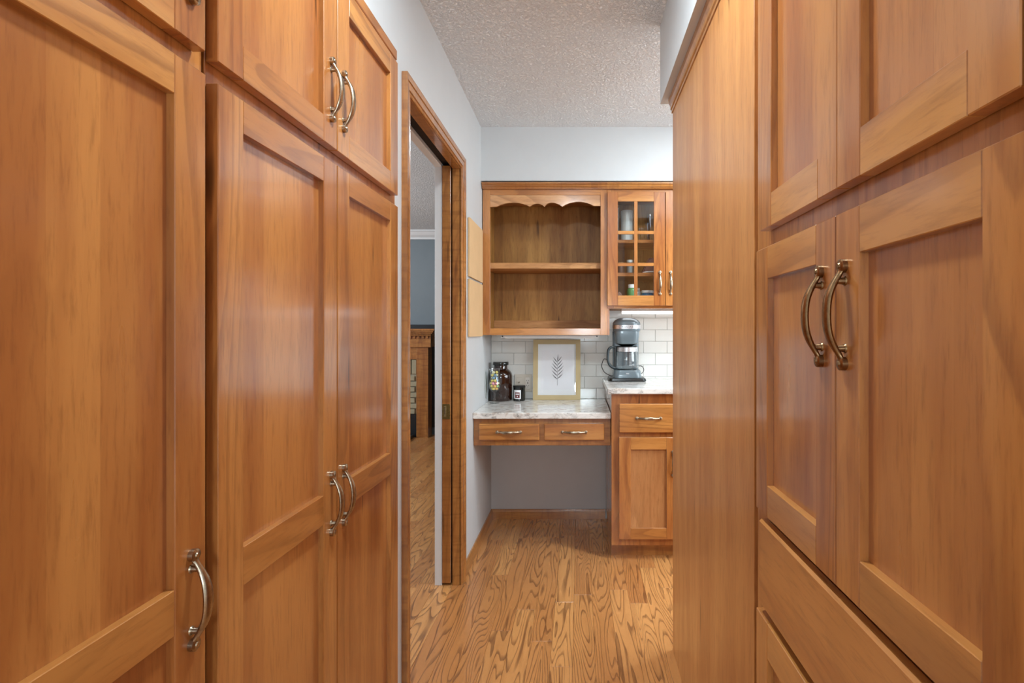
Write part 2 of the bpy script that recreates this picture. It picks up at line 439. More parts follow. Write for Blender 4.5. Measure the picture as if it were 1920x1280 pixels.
# floor with real planks
bm = B(-4.8, 2.9, -1.6, 6.4, -.06, -.0125)
floor = struct('floor', bm, dark_void, 'oak strip floor of mixed width boards running away down the hall')
PW = .083
def plank_bm(x0, x1, y0, y1, z1=0.): return B(x0+.0003, x1-.0003, y0+.0004, y1-.0004, -.012, z1, .0006)
def planks(x0, x1, y0, y1, seed):
    rnd = random.Random(seed); x = x0
    while x < x1-.001:
        xe = min(x+PW, x1); y = y0 - rnd.random()*.6; first = True
        while y < y1:
            ln = rnd.choice([.45, .6, .75, .9, 1.1, 1.35]) * rnd.uniform(.9, 1.1)
            a, b2 = max(y, y0), min(y+ln, y1)
            if b2-a > .03: yield x, xe, a, b2, -rnd.random()*.0004
            y += ln
        x = xe
for a in planks(WLo+.0, 1.05, -.45, BW, 3): emit('plank', plank_bm(*a), oak_m, floor)
for a in planks(WLo-PW*20, WLo, 1.2, 6.29, 5): emit('plank', plank_bm(*a), oak_m, floor)
bm = bmesh.new()
for a in planks(1.05, 2.85, -1.5, BW, 9):
    bm2 = plank_bm(*a); me = bpy.data.meshes.new('t'); bm2.to_mesh(me); bm2.free(); bm.from_mesh(me); bpy.data.meshes.remove(me)
for a in list(planks(WLo, 1.05, -1.5, -.45, 10))+list(planks(WLo-PW*48, WLo-PW*20, 1.2, 6.29, 11)):
    bm2 = plank_bm(*a); me = bpy.data.meshes.new('t'); bm2.to_mesh(me); bm2.free(); bm.from_mesh(me); bpy.data.meshes.remove(me)
o = emit('plank', bm, oak_m, floor); o['kind'] = 'stuff'

struct('ceiling', B(-4.8, 2.9, -1.6, 6.4, CH, CH+.08), ceil_m, 'white stippled ceiling over the hall, kitchen and next room')
# left wall: pieces round the built-in cabinets and the pocket doorway (joined, one wall)
DY0, DY1, DH = 1.775, 2.55, 1.993
bm = bmesh.new()
box(bm, WLo, WLx, -1.6, .335, 0, CH)
box(bm, WLo, WLx, .335, 1.602, 2.052, CH)
box(bm, WLo, WLx, 1.602, DY0-.016, 0, CH)
box(bm, WLo, WLx, DY0-.016, DY1+.016, DH+.03, CH)
box(bm, -.6085, WLx, DY1+.016, BW+.1, 0, CH)
box(bm, WLo, -.660, DY1+.016, BW+.1, 0, CH)
box(bm, -.662, -.606, 3.42, BW+.1, 0, CH)
box(bm, -.662, -.606, DY1+.014, 3.43, DH+.032, CH)
wl = struct('wall_left', bm, wall_m, 'white painted hall wall with the pocket doorway and built-in cabinets')
bm = B(-.574, 2.9, BW, BW+.1, 0, CH)
wb = struct('wall_back', bm, wall_m, 'white back wall behind the desk and coffee counter')
struct('wall_right', B(2.8, 2.9, -1.6, BW, 0, CH), wall_m, 'white kitchen side wall')
# den shell
struct('wall_den_back', B(-4.8, WLo, 6.29, 6.39, 0, CH), greywall, 'slate grey wall across the next room')
struct('wall_den_left', B(-4.8, -4.7, 1.1, 6.29, 0, CH), greywall, 'far side wall of the next room')
struct('wall_den_right', B(WLo, WLo+.1, BW+.1, 6.29, 0, CH), greywall, 'wall of the next room beyond the doorway')
struct('wall_den_near', B(-4.7, -.96, 1.1, 1.2, 0, CH), greywall, 'near wall of the next room')
# backsplash tiles on the back wall
bm = B(-.574, 1.1, BW-.0035, BW, .765, 1.36)
emit('grout', bm, grout_m, wb)
TP, TH = .1527, .0757
z = .770; row = 0
while z < 1.375:
    x = -.504 - TP*2 + (TP/2 if row % 2 else 0)
    while x < 1.1:
        a, b2 = max(x, -.573), min(x+TP, 1.1); z0, z1 = max(z, .7775), min(z+TH, 1.365)
        if x+TP > .17: z0 = max(z0, .7775)
        if b2-a > .008 and z1-z0 > .008:
            emit('tile', B(a+.0009, b2-.0009, BW-.0085, BW-.002, z0+.0009, z1-.0009, .0012), tile_m, wb)
        x += TP
    z += TH; row += 1
# soffits
struct('trim_1', B(-.574, 2.8, 3.10, BW, 2.088, CH), soffit_m, 'painted soffit above the back wall cabinets')
struct('trim_2', B(.314, 1.25, -1.6, 2.08, 2.098, CH), soffit_m, 'painted soffit box above the tall right hand cabinets')
# doorway jambs, casing, pocket door
def casing_profile():  # (offset from inner edge, thickness)
    return [(0, 0), (0, .009), (.004, .0115), (.008, .0095), (.010, .0105), (.014, .0085), (.016, .0125), (.034, .0150), (.037, .0125), (.040, .0165), (.050, .0195), (.057, .0195), (.057, 0)]
def casing(yin, sgn, z0, ztop):
    """vertical leg with a mitred top"""
    bm = bmesh.new(); pr = casing_profile()
    a = [bm.verts.new((WLx+t, yin+sgn*o_, z0)) for o_, t in pr]; b2 = [bm.verts.new((WLx+t, yin+sgn*o_, ztop+o_)) for o_, t in pr]
    n = len(a)
    for i in range(n): bm.faces.new((a[i], a[(i+1) % n], b2[(i+1) % n], b2[i]))
    bm.faces.new(a); bm.faces.new(b2); bmesh.ops.recalc_face_normals(bm, faces=bm.faces[:]); return bm
d1 = thing('door_1', ((WLx+WLo)/2, (DY0+DY1)/2, 0), 'wooden pocket doorway with moulded casing between hall and next room', None)
d1['kind'] = 'structure'
emit('casing_leg', casing(DY0, -1, 0, DH), trimw['z'], d1)
emit('casing_leg', casing(DY1, 1, 0, DH), trimw['z'], d1)
bm = bmesh.new(); pr = casing_profile()
a = [bm.verts.new((WLx+t, DY0-o_, DH+o_)) for o_, t in pr]; b2 = [bm.verts.new((WLx+t, DY1+o_, DH+o_)) for o_, t in pr]
n = len(a)
for i in range(n): bm.faces.new((a[i], a[(i+1) % n], b2[(i+1) % n], b2[i]))
bm.faces.new(a); bm.faces.new(b2); bmesh.ops.recalc_face_normals(bm, faces=bm.faces[:])
emit('casing_head', bm, trimw['y'], d1)
for ya, yb in ((DY0-.015, DY0), (DY1, DY1+.015)):
    emit('jamb', B(-.609, WLx+.004, ya, yb, 0, DH+.002, .001), trimw['z'], d1)
emit('jamb', B(-.6585, WLo-.002, DY1-.004, DY1+.015, 0, DH+.016, .001), white_m, d1)['label'] = 'white painted jamb strip'
emit('jamb', B(-.6585, WLo-.002, DY0-.015, DY0+.002, 0, DH+.016, .001), white_m, d1)['label'] = 'white painted jamb strip'
emit('jamb', B(-.6585, -.609, DY0-.015, DY0-.004, 0, DH+.016, .001), trimw['z'], d1)
emit('head_jamb', B(-.609, WLx+.004, DY0, DY1, DH-.002, DH+.015, .001), trimw['y'], d1)
emit('head_jamb', B(-.6585, WLo-.002, DY0, DY1, DH+.004, DH+.022, .001), white_m, d1)['label'] = 'white painted head strip'
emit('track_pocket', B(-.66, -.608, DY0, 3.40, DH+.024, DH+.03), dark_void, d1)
emit('slot_shade', B(-.6163, -.6092, DY1+.022, 3.40, 0.001, DH+.028), dark_void, d1)  # dark filler painted in for the shade inside the door slot
pd = emit('pocket_door', B(-.6565, -.6165, DY1-.006, 3.38, .012, DH+.010, .0015), trimw['z'], d1)
pd['label'] = 'edge of the wooden pocket door slid into the wall'
bm = B(-.655, -.6175, DY1-.0085, DY1-.006, .795, .866, .0008)
emit('latch_plate', bm, brass, pd)['label'] = 'aged brass edge pull plate'
bm = B(-.6475, -.6370, DY1-.0105, DY1-.0082, .806, .857, .0006)
emit('edge_pull', bm, metal('pale_brass', srgb(196, 184, 140), .25), pd)
bm = B(-.6435, -.6412, DY1-.0112, DY1-.0100, .817, .852)
emit('pull_slot', bm, dark_void, pd)
bm = bmesh.new(); cyl(bm, (-.6215, DY1-.0085, .812), (-.6215, DY1-.014, .812), .005, .0035, 14)
emit('latch_screw', bm, brass, pd, True)
# baseboards
def baseprof(bm, p0, p1, nx, ny, h=.062, t=.013):
    pts = [(0, 0), (t, 0), (t, h*.78), (t*.75, h*.9), (t*.45, h), (0, h)]
    a = [bm.verts.new((p0[0]+nx*o_, p0[1]+ny*o_, z_)) for o_, z_ in pts]; b2 = [bm.verts.new((p1[0]+nx*o_, p1[1]+ny*o_, z_)) for o_, z_ in pts]
    n = len(pts)
    for i in range(n): bm.faces.new((a[i], a[(i+1) % n], b2[(i+1) % n], b2[i]))
    bm.faces.new(a); bm.faces.new(b2); bmesh.ops.recalc_face_normals(bm, faces=bm.faces[:]); return bm
struct('baseboard_left', baseprof(bmesh.new(), (WLx, DY1+.058), (WLx, BW-.013), 1, 0), trimw['y'], 'wooden baseboard along the hall wall beyond the doorway')
struct('baseboard_back', baseprof(bmesh.new(), (WLx, BW), (.166, BW), 0, -1), trimw['x'], 'wooden baseboard in the knee space under the desk')
struct('baseboard_den', baseprof(bmesh.new(), (-1.70, 6.29), (WLo, 6.29), 0, -1, .09), white_m, 'white baseboard in the next room')
# crown and black lower wall in the den
def crown(bm, x0, x1, y, z1, h, d):
    pts = [(0, 0), (-.012, 0), (-.016, .02), (-d*.55, h*.45), (-d*.8, h*.8), (-d, h*.84), (-d, h), (0, h)]
    return prism([(p[0], p[1]) for p in pts], lambda u, v, x: Vector((x, y+u, z1-h+v)), x0, x1, bm)
struct('trim_3', crown(bmesh.new(), -4.7, WLo, 6.29, CH, .10, .085), white_m, 'white crown moulding in the next room')
struct('trim_4', B(-3.4, WLo, 6.262, 6.29, .09, 1.295, .003), blackwall, 'black painted wall panel behind the mantel')

# ------------------------------------------------------------------ left built-in cabinets
FL = Face('L', -.555)
def frame_box(F, u0, u1, v0, v1, depth, mat_side=None):
    return F.box(u0, u1, v0, v1, -depth, 0, .001)
c1 = thing('tall_cabinet', (-.75, .56, 0), 'nearest tall cherry pantry cabinet on the left with single wide doors', 'cabinet')
emit('carcass', frame_box(FL, .337, .783, .02, 2.052, .38), cherry['z'], c1)
door(FL, c1, .350, .763, .12, 1.578, .058, [(.12, .18), (.808, .869), (1.525, 1.578)], (.735, .841))
door(FL, c1, .350, .763, 1.610, 2.0, .058, [(1.610, 1.665), (1.943, 2.0)], (.735, 1.731))
emit('toe_kick', B(-.90, -.60, .337, .783, 0, .1), toe_m, c1)
c2 = thing('tall_cabinet', (-.75, 1.19, 0), 'double-door tall cherry pantry cabinet on the left, beside the doorway casing', 'cabinet')
emit('carcass', frame_box(FL, .789, 1.600, .02, 2.052, .38), cherry['z'], c2)
for a, b2, hu in ((.788, 1.1755, 1.148), (1.1785, 1.569, 1.207)):
    door(FL, c2, a+.001, b2, .12, 1.578, .060, [(.12, .18), (.806, .868), (1.525, 1.578)], (hu, .841))
    door(FL, c2, a+.001, b2, 1.610, 2.0, .060, [(1.610, 1.665), (1.943, 2.0)], (hu, 1.731))
emit('toe_kick', B(-.90, -.60, .789, 1.600, 0, .1), toe_m, c2)
emit('top_moulding', FL.box(.789, 1.598, 2.022, 2.052, 0, .008, .002), cherry['y'], c2)
emit('top_moulding', FL.box(.337, .783, 2.022, 2.052, 0, .008, .002), cherry['y'], c1)

# ------------------------------------------------------------------ right tall pantry and enclosure panel
FR = Face('R', .354)
pn = thing('tall_cabinet', (.65, .7, 0), 'tall cherry pantry cabinet on the right with bronze handles and a plain wide drawer', 'cabinet')
emit('carcass', FR.box(.30, 1.060, .02, 2.052, -.62, 0, .001), cherry['z'], pn)
emit('toe_kick', B(.42, .97, .30, 1.06, 0, .1), toe_m, pn)
for a, b2, hu in ((.6975, 1.009, .737), (.386, .6955, .672)):
    door(FR, pn, a, b2, .879, 1.362, .0575, [(.879, .936), (1.305, 1.362)], (hu, 1.2315), bronze)
for a, b2, hu in ((.694, .9885, .73), (.404, .6925, .66)):
    door(FR, pn, a, b2, 1.396, 2.02, .056, [(1.396, 1.454), (1.963, 2.02)], (hu, 1.50) if False else None, bronze)
dr = emit('drawer', FR.box(.386, .996, .706, .863, .001, .02, .004), wood('cherry_drawer_slab', 'y', CL, CM, CD, None, .3, .35), pn)
for a, b2 in ((.6975, 1.009), (.386, .6955)):
    door(FR, pn, a, b2, .12, .690, .0575, [(.12, .18), (.627, .690)])
emit('filler_strip', FR.box(.310, .4025, 1.366, 2.05, .0, .0195, .001), cherry['z'], pn)
ep = thing('appliance_enclosure', (.66, 1.55, 0), 'tall flat cherry end panel enclosure between the right pantry and the kitchen', 'cabinet')
emit('side_panel', B(.354, .374, 1.083, 2.014, .0, 2.052, .001), side_panel, ep)
emit('end_panel', B(.3545, .985, 2.0145, 2.032, .0, 2.052, .001), side_panel, ep)
emit('top_panel', B(.375, .985, 1.083, 2.014, 2.03, 2.05), cherry['y'], ep)
emit('groove_back', B(.366, .373, 1.0605, 1.0825, .0, 2.052), cherry['z'], ep)
bm = bmesh.new()
cp = [(.354, 2.044), (.3505, 2.046), (.3505, 2.056), (.3465, 2.060), (.3465, 2.070), (.341, 2.080), (.339, 2.0965), (.354, 2.0965)]
prism(cp, lambda u, v, d: Vector((u, d, v)), 1.0605, 2.040, bm)
emit('crown_moulding', bm, trimw['y'], ep)
emit('crown_moulding', prism(cp, lambda u, v, d: Vector((u, d, v)), .30, 1.060), trimw['y'], pn)

# ------------------------------------------------------------------ back wall: upper cabinets
FB = Face('B', 3.13)
sh = thing('open_shelf_cabinet', (-.2, 3.3, 1.19), 'open cherry wall shelf with a scalloped valance above the desk', 'shelf cabinet')
XL, XR, ZB, ZT = -.570, .1745, 1.191, 2.052
emit('side', B(XL, XL+.018, 3.15, BW-.001, ZB, ZT), inner_wood, sh)
emit('side', B(.139, .157, 3.15, BW-.001, ZB+.0, ZT), inner_wood, sh)
emit('back', B(XL+.018, .139, BW-.014, BW-.009, ZB, ZT), inner_wood, sh)
emit('bottom', B(XL+.018, .139, 3.15, BW-.015, ZB+.006, 1.228), inner_wood_x, sh)
emit('top', B(XL+.018, .139, 3.15, BW-.015, 2.020, ZT), inner_wood_x, sh)
emit('hanging_rail', B(XL+.018, .139, BW-.032, BW-.0145, 1.228, 1.283, .001), inner_wood_x, sh)
emit('shelf', B(XL+.018, .139, 3.155, BW-.015, 1.584, 1.6185, .001), inner_wood_x, sh)
emit('stile', FB.box(XL, -.526, ZB, 2.046, -.02, 0, .001), cherry['z'], sh)
emit('stile', FB.box(.122, .1605, ZB, 2.046, -.02, 0, .001), cherry['z'], sh)
emit('rail', FB.box(-.526, .122, ZB, 1.2305, -.02, 0, .001), cherry_rail['x'], sh)
emit('rail', FB.box(-.526, .122, 2.014, 2.046, -.02, 0, .001), cherry_rail['x'], sh)
emit('end_strip', B(.1605, XR, 3.131, 3.149, ZB, 1.3465, .0005), cherry['z'], sh)
emit('end_strip', B(.157, XR, 3.15, BW-.009, ZB, 1.3465, .0005), cherry['z'], sh)
# scalloped valance
def vx(X): return (870+X/4.8-1087)*.003145
def vz(Y): return 1.21+(622-(230+Y/4.8))*.003145
pts = [(-.5255, 2.0135), (-.5255, vz(762)), (vx(296), vz(758))]
def arc(x0, y0, x1, y1, h, k=9, skew=1.):
    return [(vx(x0+(x1-x0)*(i/k)), vz(y0+(y1-y0)*(i/k)-h*math.sin(math.pi*(i/k)**skew)**.8)) for i in range(1, k+1)]
pts += arc(296, 758, 593, 758, 36) + arc(593, 758, 724, 758, 27, 7) + arc(724, 758, 884, 758, 36, 8, .8) + arc(884, 758, 1168, 752, 40)
pts += [(.1215, vz(752)), (.1215, 2.0135)]
emit('valance', prism(pts, lambda u, v, d: Vector((u, d, v)), 3.134, 3.150), wood('valance_cherry', 'x', srgb(214, 164, 110), srgb(190, 134, 84), CD, None, .3, .4), sh)
def back_crown(x0, x1, parent):
    p = [(3.13, 2.046), (3.112, 2.046), (3.110, 2.052), (3.104, 2.056), (3.100, 2.066), (3.092, 2.070), (3.092, 2.078), (3.13, 2.078)]
    emit('crown_moulding', prism(p, lambda u, v, d: Vector((d, u, v)), x0, x1), trimw['x'], parent)
back_crown(XL, .160, sh)

gc = thing('glass_door_cabinet', (.5, 3.3, 1.35), 'cherry wall cabinet with a small-paned glass door above the coffee maker', 'cabinet')
GB = 1.347
emit('side', B(.1765, .1925, 3.15, BW-.009, GB, ZT), inner_wood, gc)
emit('side', B(.842, .858, 3.15, BW-.009, GB, ZT), inner_wood, gc)
emit('back', B(.1925, .842, BW-.014, BW-.009, GB, ZT), inner_wood, gc)
emit('bottom', B(.1925, .842, 3.15, BW-.015, GB, 1.366), inner_wood_x, gc)
emit('top', B(.1925, .842, 3.15, BW-.015, 2.030, ZT), inner_wood_x, gc)
emit('shelf', B(.1925, .842, 3.165, BW-.015, 1.738, 1.757, .001), cherry_rail['x'], gc)
emit('shelf', B(.1925, .842, 3.165, BW-.015, 1.540, 1.562, .001), cherry_rail['x'], gc)
emit('stile', FB.box(.1610, .200, GB, 2.046, -.02, 0, .001), cherry['z'], gc)
emit('stile', FB.box(.815, .858, GB, 2.046, -.02, 0, .001), cherry['z'], gc)
emit('rail', FB.box(.200, .815, GB, 1.385, -.02, 0, .001), cherry_rail['x'], gc)
emit('rail', FB.box(.200, .815, 2.010, 2.046, -.02, 0, .001), cherry_rail['x'], gc)
back_crown(.1605, .858, gc)
def glass_door(u0, u1, first):
    v0, v1 = 1.363, 2.027; su = .0605
    a = u0+su; b2 = u1-su-.006; mid = (a+b2)/2
    d = emit('door', FB.box(a, b2, 1.971, v1, .001, .0198, .0009), cherry_rail['x'], gc)
    emit('rail', FB.box(a, b2, v0, 1.422, .001, .0198, .0009), cherry_rail['x'], d)
    emit('stile', FB.box(u0, a-.0002, v0, v1, .001, .02, .0012), cherry['z'], d)
    emit('stile', FB.box(b2+.0002, u1, v0, v1, .001, .02, .0012), cherry['z'], d)
    emit('muntin', FB.box(mid-.0098, mid+.0098, 1.4222, 1.9708, .006, .0195, .001), cherry['z'], d)
    zz = [1.422, 1.594, 1.613, 1.780, 1.799, 1.971]
    for k in (1, 3):
        for x0, x1 in ((a, mid-.0098), (mid+.0098, b2)):
            emit('muntin', FB.box(x0, x1, zz[k], zz[k+1], .006, .0193, .001), cherry_rail['x'], d)
    for k in (0, 2, 4):
        for x0, x1 in ((a, mid-.0098), (mid+.0098, b2)):
            emit('pane', FB.box(x0, x1, zz[k], zz[k+1], .008, .0105), pane_m, d)
    add_handle(FB, (u1-.031) if first else (u0+.028), 1.4945, .02, d, nickel, Lh=.138)
glass_door(.1617, .4985, True); glass_door(.5015, .838, False)

# continuing run of kitchen wall cabinets (out of the photograph, mirrored in the gloss doors)
k3 = thing('wall_cabinet', (1.3, 3.3, 1.35), 'cherry wall cabinet further along the kitchen counter', 'cabinet')
emit('carcass', B(.8595, 2.6, 3.13, BW-.009, GB, ZT), cherry['z'], k3)
door(FB, k3, .872, 1.302, 1.363, 2.027, .058, None, (1.27, 1.4945)); door(FB, k3, 1.305, 1.738, 1.363, 2.027, .058, None, (1.335, 1.4945))
door(FB, k3, 1.741, 2.16, 1.363, 2.027, .058, None, (2.13, 1.4945)); door(FB, k3, 2.163, 2.585, 1.363, 2.027, .058, None, (2.195, 1.4945))

# ------------------------------------------------------------------ desk
ds = thing('built_in_desk', (-.2, 3.1, .6), 'wall-hung cherry desk unit with two shallow drawers under the granite top', 'desk')
DK = Face('B', 2.880)
emit('apron', DK.box(-.5725, .1665, .597, .7435, -.02, 0, .001), trimw['x'], ds)
emit('apron_side', B(-.5725, -.555, 2.9005, BW-.014, .60, .7435), cherry['y'], ds)
emit('apron_side', B(.150, .1665, 2.9005, BW-.014, .60, .7435), cherry['y'], ds)
emit('bottom_panel', B(-.555, .150, 2.9005, BW-.014, .600, .612), inner_wood_x, ds)
for a, b2 in ((-.5417, -.2174), (-.1905, .1316)):
    d = emit('drawer', DK.box(a, b2, .629, .7165, .001, .02, .0035), cherry_rail['x'], ds)
    add_handle(DK, (a+b2)/2, .6725, .02, d, nickel, True, .137)
dt = emit('desktop', B(-.5735, .1665, 2.855, BW-.009, .7437, .777, .004, 2), granite_m)
tag(dt, 'grey and white granite desktop slab over the two shallow drawers', 'countertop')

# base cabinets under the coffee counter
FC = Face('B', 2.835)
b1 = thing('base_cabinet', (.45, 3.1, 0), 'cherry base cabinet with drawer and panelled doors right of the desk', 'cabinet')
emit('carcass', B(.1687, .86, 2.835, BW-.0145, .076, .881, .001), cherry['z'], b1)
emit('toe_kick', B(.172, .86, 2.890, BW-.02, 0, .0755), trimw['x'], b1)
for i, (a, b2) in enumerate(((.208, .520), (.523, .835))):
    d = emit('drawer', FC.box(a, b2, .678, .830, .001, .02, .0035), cherry_rail['x'], b1)
    add_handle(FC, (a+b2)/2, .754, .02, d, nickel, True, .137)
    door(FC, b1, a, b2, .115, .6526, .0615, [(.115, .174), (.589, .6526)], ((.492 if i == 0 else .55), .515))
b3 = thing('base_cabinet', (1.3, 3.1, 0), 'cherry base cabinet further right under the kitchen counter', 'cabinet')
emit('carcass', B(.861, 2.6, 2.835, BW-.0145, .076, .881, .001), cherry['z'], b3)
emit('toe_kick', B(.862, 2.6, 2.890, BW-.02, 0, .0755), trimw['x'], b3)
for i, (a, b2) in enumerate(((.88, 1.302), (1.305, 1.735), (1.738, 2.16), (2.163, 2.585))):
    d = emit('drawer', FC.box(a, b2, .678, .830, .001, .02, .0035), cherry_rail['x'], b3)
    add_handle(FC, (a+b2)/2, .754, .02, d, nickel, True, .137)
    door(FC, b3, a, b2, .115, .6526, .0615, [(.115, .174), (.589, .6526)], ((a+b2)/2+(.16 if i % 2 == 0 else -.16), .515))
ct = emit('countertop', B(.146, 2.62, 2.807, BW-.009, .8815, .913, .005, 2), granite_m)
tag(ct, 'grey and white granite counter slab under the coffee maker', 'countertop')

# under cabinet lights
ul = thing('under_cabinet_light', (-.18, 3.2, 1.17), 'unlit slim white light bar under the open shelf', 'light')
emit('housing', B(-.470, .112, 3.185, 3.225, 1.176, 1.1905, .002), white_m, ul)
emit('diffuser', B(-.445, .087, 3.188, 3.222, 1.171, 1.1762, .001), plain('milky_diffuser', srgb(226, 222, 216), .3), ul)
for x in (-.461, .103):
    bm = bmesh.new(); cyl(bm, (x, 3.184, 1.183), (x, 3.1855, 1.183), .0045, n=12); emit('end_screw', bm, black_pl, ul)
u2 = thing('under_cabinet_light', (.7, 3.25, 1.33), 'glowing white light bar under the glass door cabinet', 'light')
emit('housing', B(.252, 2.3, 3.225, 3.275, 1.334, 1.3465, .002), white_m, u2)
emit('lit_diffuser', B(.258, 2.29, 3.228, 3.272, 1.320, 1.3345, .003), led_m, u2)

# ------------------------------------------------------------------ cork boards
for z0, z1, lab in ((1.494, 1.797, 'upper thin cork board on the wall by the doorway'), (1.185, 1.482, 'lower thin cork board on the wall by the doorway')):
    c = thing('cork_board', (WLx, 2.91, z0), lab, 'board', 'cork boards on the hall wall')
    emit('cork_sheet', B(WLx+.0035, WLx+.0125, 2.728, 3.088, z0, z1, .0008), cork_m, c)
    emit('backing', B(WLx+.0002, WLx+.0035, 2.730, 3.086, z0+.002, z1-.002), cork_edge, c)

# ------------------------------------------------------------------ picture
pf = thing('picture_frame', (-.145, 3.40, .777), 'pale gold wooden frame with a fern leaf print leaning on the backsplash', 'picture frame')
FW, FHt, FS = .302, .385, .030
lean = math.atan2(.038, .383)
def PF(u, v, d): # u across, v up the frame, d towards the camera
    return Vector((-.1465+u, 3.400+v*math.sin(lean)-d*math.cos(lean), .7775+v*math.cos(lean)+d*math.sin(lean)*0+.0005))
def pbox(u0, u1, v0, v1, d0, d1):
    return prism([(u0, v0), (u1, v0), (u1, v1), (u0, v1)], PF, d0, d1)
emit('frame_bar', pbox(-FW/2, FW/2, 0, FS, 0, .016), gold_wood, pf)
emit('frame_bar', pbox(-FW/2, FW/2, FHt-FS, FHt, 0, .016), gold_wood, pf)
emit('frame_bar', pbox(-FW/2, -FW/2+FS, FS, FHt-FS, 0, .0158), gold_wood, pf)
emit('frame_bar', pbox(FW/2-FS, FW/2, FS, FHt-FS, 0, .0158), gold_wood, pf)
emit('mat_board', pbox(-FW/2+FS-.002, FW/2-FS+.002, FS-.002, FHt-FS+.002, .002, .006), paper_m, pf)
pr_ = emit('print_sheet', pbox(-.100, .100, .066, .315, .006, .0068), paper2_m, pf)
bm = bmesh.new()
def leaf(bm, u0, v0, ang, ln, wd):
    k = 8; L_, R_ = [], []
    for i in range(k+1):
        t = i/k; r = wd*math.sin(math.pi*min(1, t**.75))*.5+.0002
        cx_, cy_ = u0+math.cos(ang)*ln*t, v0+math.sin(ang)*ln*t+.006*t*t
        L_.append((cx_-math.sin(ang)*r, cy_+math.cos(ang)*r)); R_.append((cx_+math.sin(ang)*r, cy_-math.cos(ang)*r))
    prism(L_+R_[::-1], PF, .0068, .0073, bm)
cxu = .004
for i in range(6):
    v = .130+i*.0215; ln = .052-.004*abs(i-2)
    for s in (-1, 1):
        leaf(bm, cxu, v+(.004 if s > 0 else 0), math.pi/2+s*math.radians(-52+i*1.8), ln, .0045)
leaf(bm, cxu+.001, .245, math.radians(86), .04, .005)
prism([(cxu-.0009, .092), (cxu+.0009, .092), (cxu+.0012, .26), (cxu+.0002, .26)], PF, .0068, .0074, bm)
emit('fern_print', bm, ink_m, pf)
emit('glazing', pbox(-FW/2+FS-.001, FW/2-FS+.001, FS-.001, FHt-FS+.001, .0095, .0108), pane_m, pf)

# ------------------------------------------------------------------ outlet
ou = thing('outlet_plate', (-.364, BW-.009, .827), 'double ivory wall plate with cable jack and outlet beside the picture frame', 'outlet')
emit('plate', B(-.421, -.308, BW-.013, BW-.0087, .824, .936, .002), plate_m, ou)
oi_ = emit('receptacle', B(-.3505, -.3210, BW-.0155, BW-.0131, .843, .917, .0015), plain('white_receptacle', srgb(232, 228, 220), .3), ou)
for zc in (.864, .896):
    for dx in (-.006, .006):
        emit('slot', B(-.3358+dx-.0011, -.3358+dx+.0011, BW-.0162, BW-.0154, zc-.004, zc+.004), slot_m, oi_)
    bm = bmesh.new(); cyl(bm, (-.3358, BW-.0153, zc-.009), (-.3358, BW-.0162, zc-.009), .0022, n=10); emit('ground_hole', bm, slot_m, oi_)
emit('reset_button', B(-.3395, -.3320, BW-.0166, BW-.0155, .877, .883, .0004), slot_m, oi_)
emit('blank_insert', B(-.4085, -.3720, BW-.0148, BW-.0131, .843, .917, .001), plate_m, ou)
bm = bmesh.new(); cyl(bm, (-.392, BW-.0147, .884), (-.392, BW-.022, .884), .0045, n=12); cyl(bm, (-.392, BW-.020, .884), (-.388, BW-.026, .888), .0028, n=10)
emit('cable_jack', bm, nickel, ou, True)
op = emit('wall_plate', lathe([(0, 0), (.9, 0), (1, .2), (.96, .6), (.8, .8), (0, .8)], 0, 0, 32), plain('grey_satin_plate', srgb(170, 176, 174), .3, coat=.3))
for v in op.data.vertices:
    x, y, z_ = v.co; v.co = Vector((z_*.008, x*.030, y*.085))
op.location = (WLx+.0002, 3.26, .885)
tag(op, 'thin upright grey oval plate on the side wall above the desktop', 'plate')

# ------------------------------------------------------------------ desk objects
DZ = .7772
jar = thing('apothecary_jar', (-.499, 3.375, DZ), 'large dark brown glass jar with a black lid at the desk corner', 'jar')
r = .0725
emit('body', lathe([(0, DZ), (r*.9, DZ), (r, DZ+.010), (r, DZ+.148), (r*.985, DZ+.160), (r*.93, DZ+.174), (r*.83, DZ+.186), (r*.70, DZ+.194), (.043, DZ+.199), (.041, DZ+.205), (.041, DZ+.222), (0, DZ+.222)], -.499, 3.375, 48), brown_glass, jar, True)
emit('lid', lathe([(0, DZ+.2222), (.042, DZ+.2222), (.0475, DZ+.2235), (.0495, DZ+.227), (.0495, DZ+.240), (.047, DZ+.244), (.02, DZ+.2455), (0, DZ+.2455)], -.499, 3.375, 40), lid_m, jar, True)

gx, gy = -.5165, 3.235
gb = thing('hurricane_glass', (gx, gy, DZ), 'footed clear glass goblet filled with pastel candies in front of the brown jar', 'glass')
outer = [(.030, 0), (.031, .002), (.012, .006), (.0065, .014), (.0055, .040), (.008, .066), (.014, .072), (.026, .080), (.035, .095), (.0378, .110), (.036, .124), (.030, .142), (.0275, .158), (.0285, .178), (.033, .211)]
inner = [(.0318, .211), (.0273, .178), (.0263, .158), (.0287, .142), (.0346, .124), (.0363, .110), (.0336, .096), (.025, .083), (.012, .077), (0, .076)]
emit('bowl', lathe([(0, DZ)]+[(a, DZ+b2) for a, b2 in outer+inner], gx, gy, 40), glass_m, gb, True)
cc = {'pink': srgb(236, 150, 170), 'yellow': srgb(236, 214, 110), 'pale green': srgb(170, 206, 130), 'blue': srgb(110, 150, 180), 'cream': srgb(232, 226, 186), 'orange': srgb(236, 180, 90)}
cmat = {k: plain('candy_'+k.replace(' ', '_'), v, .35) for k, v in cc.items()}
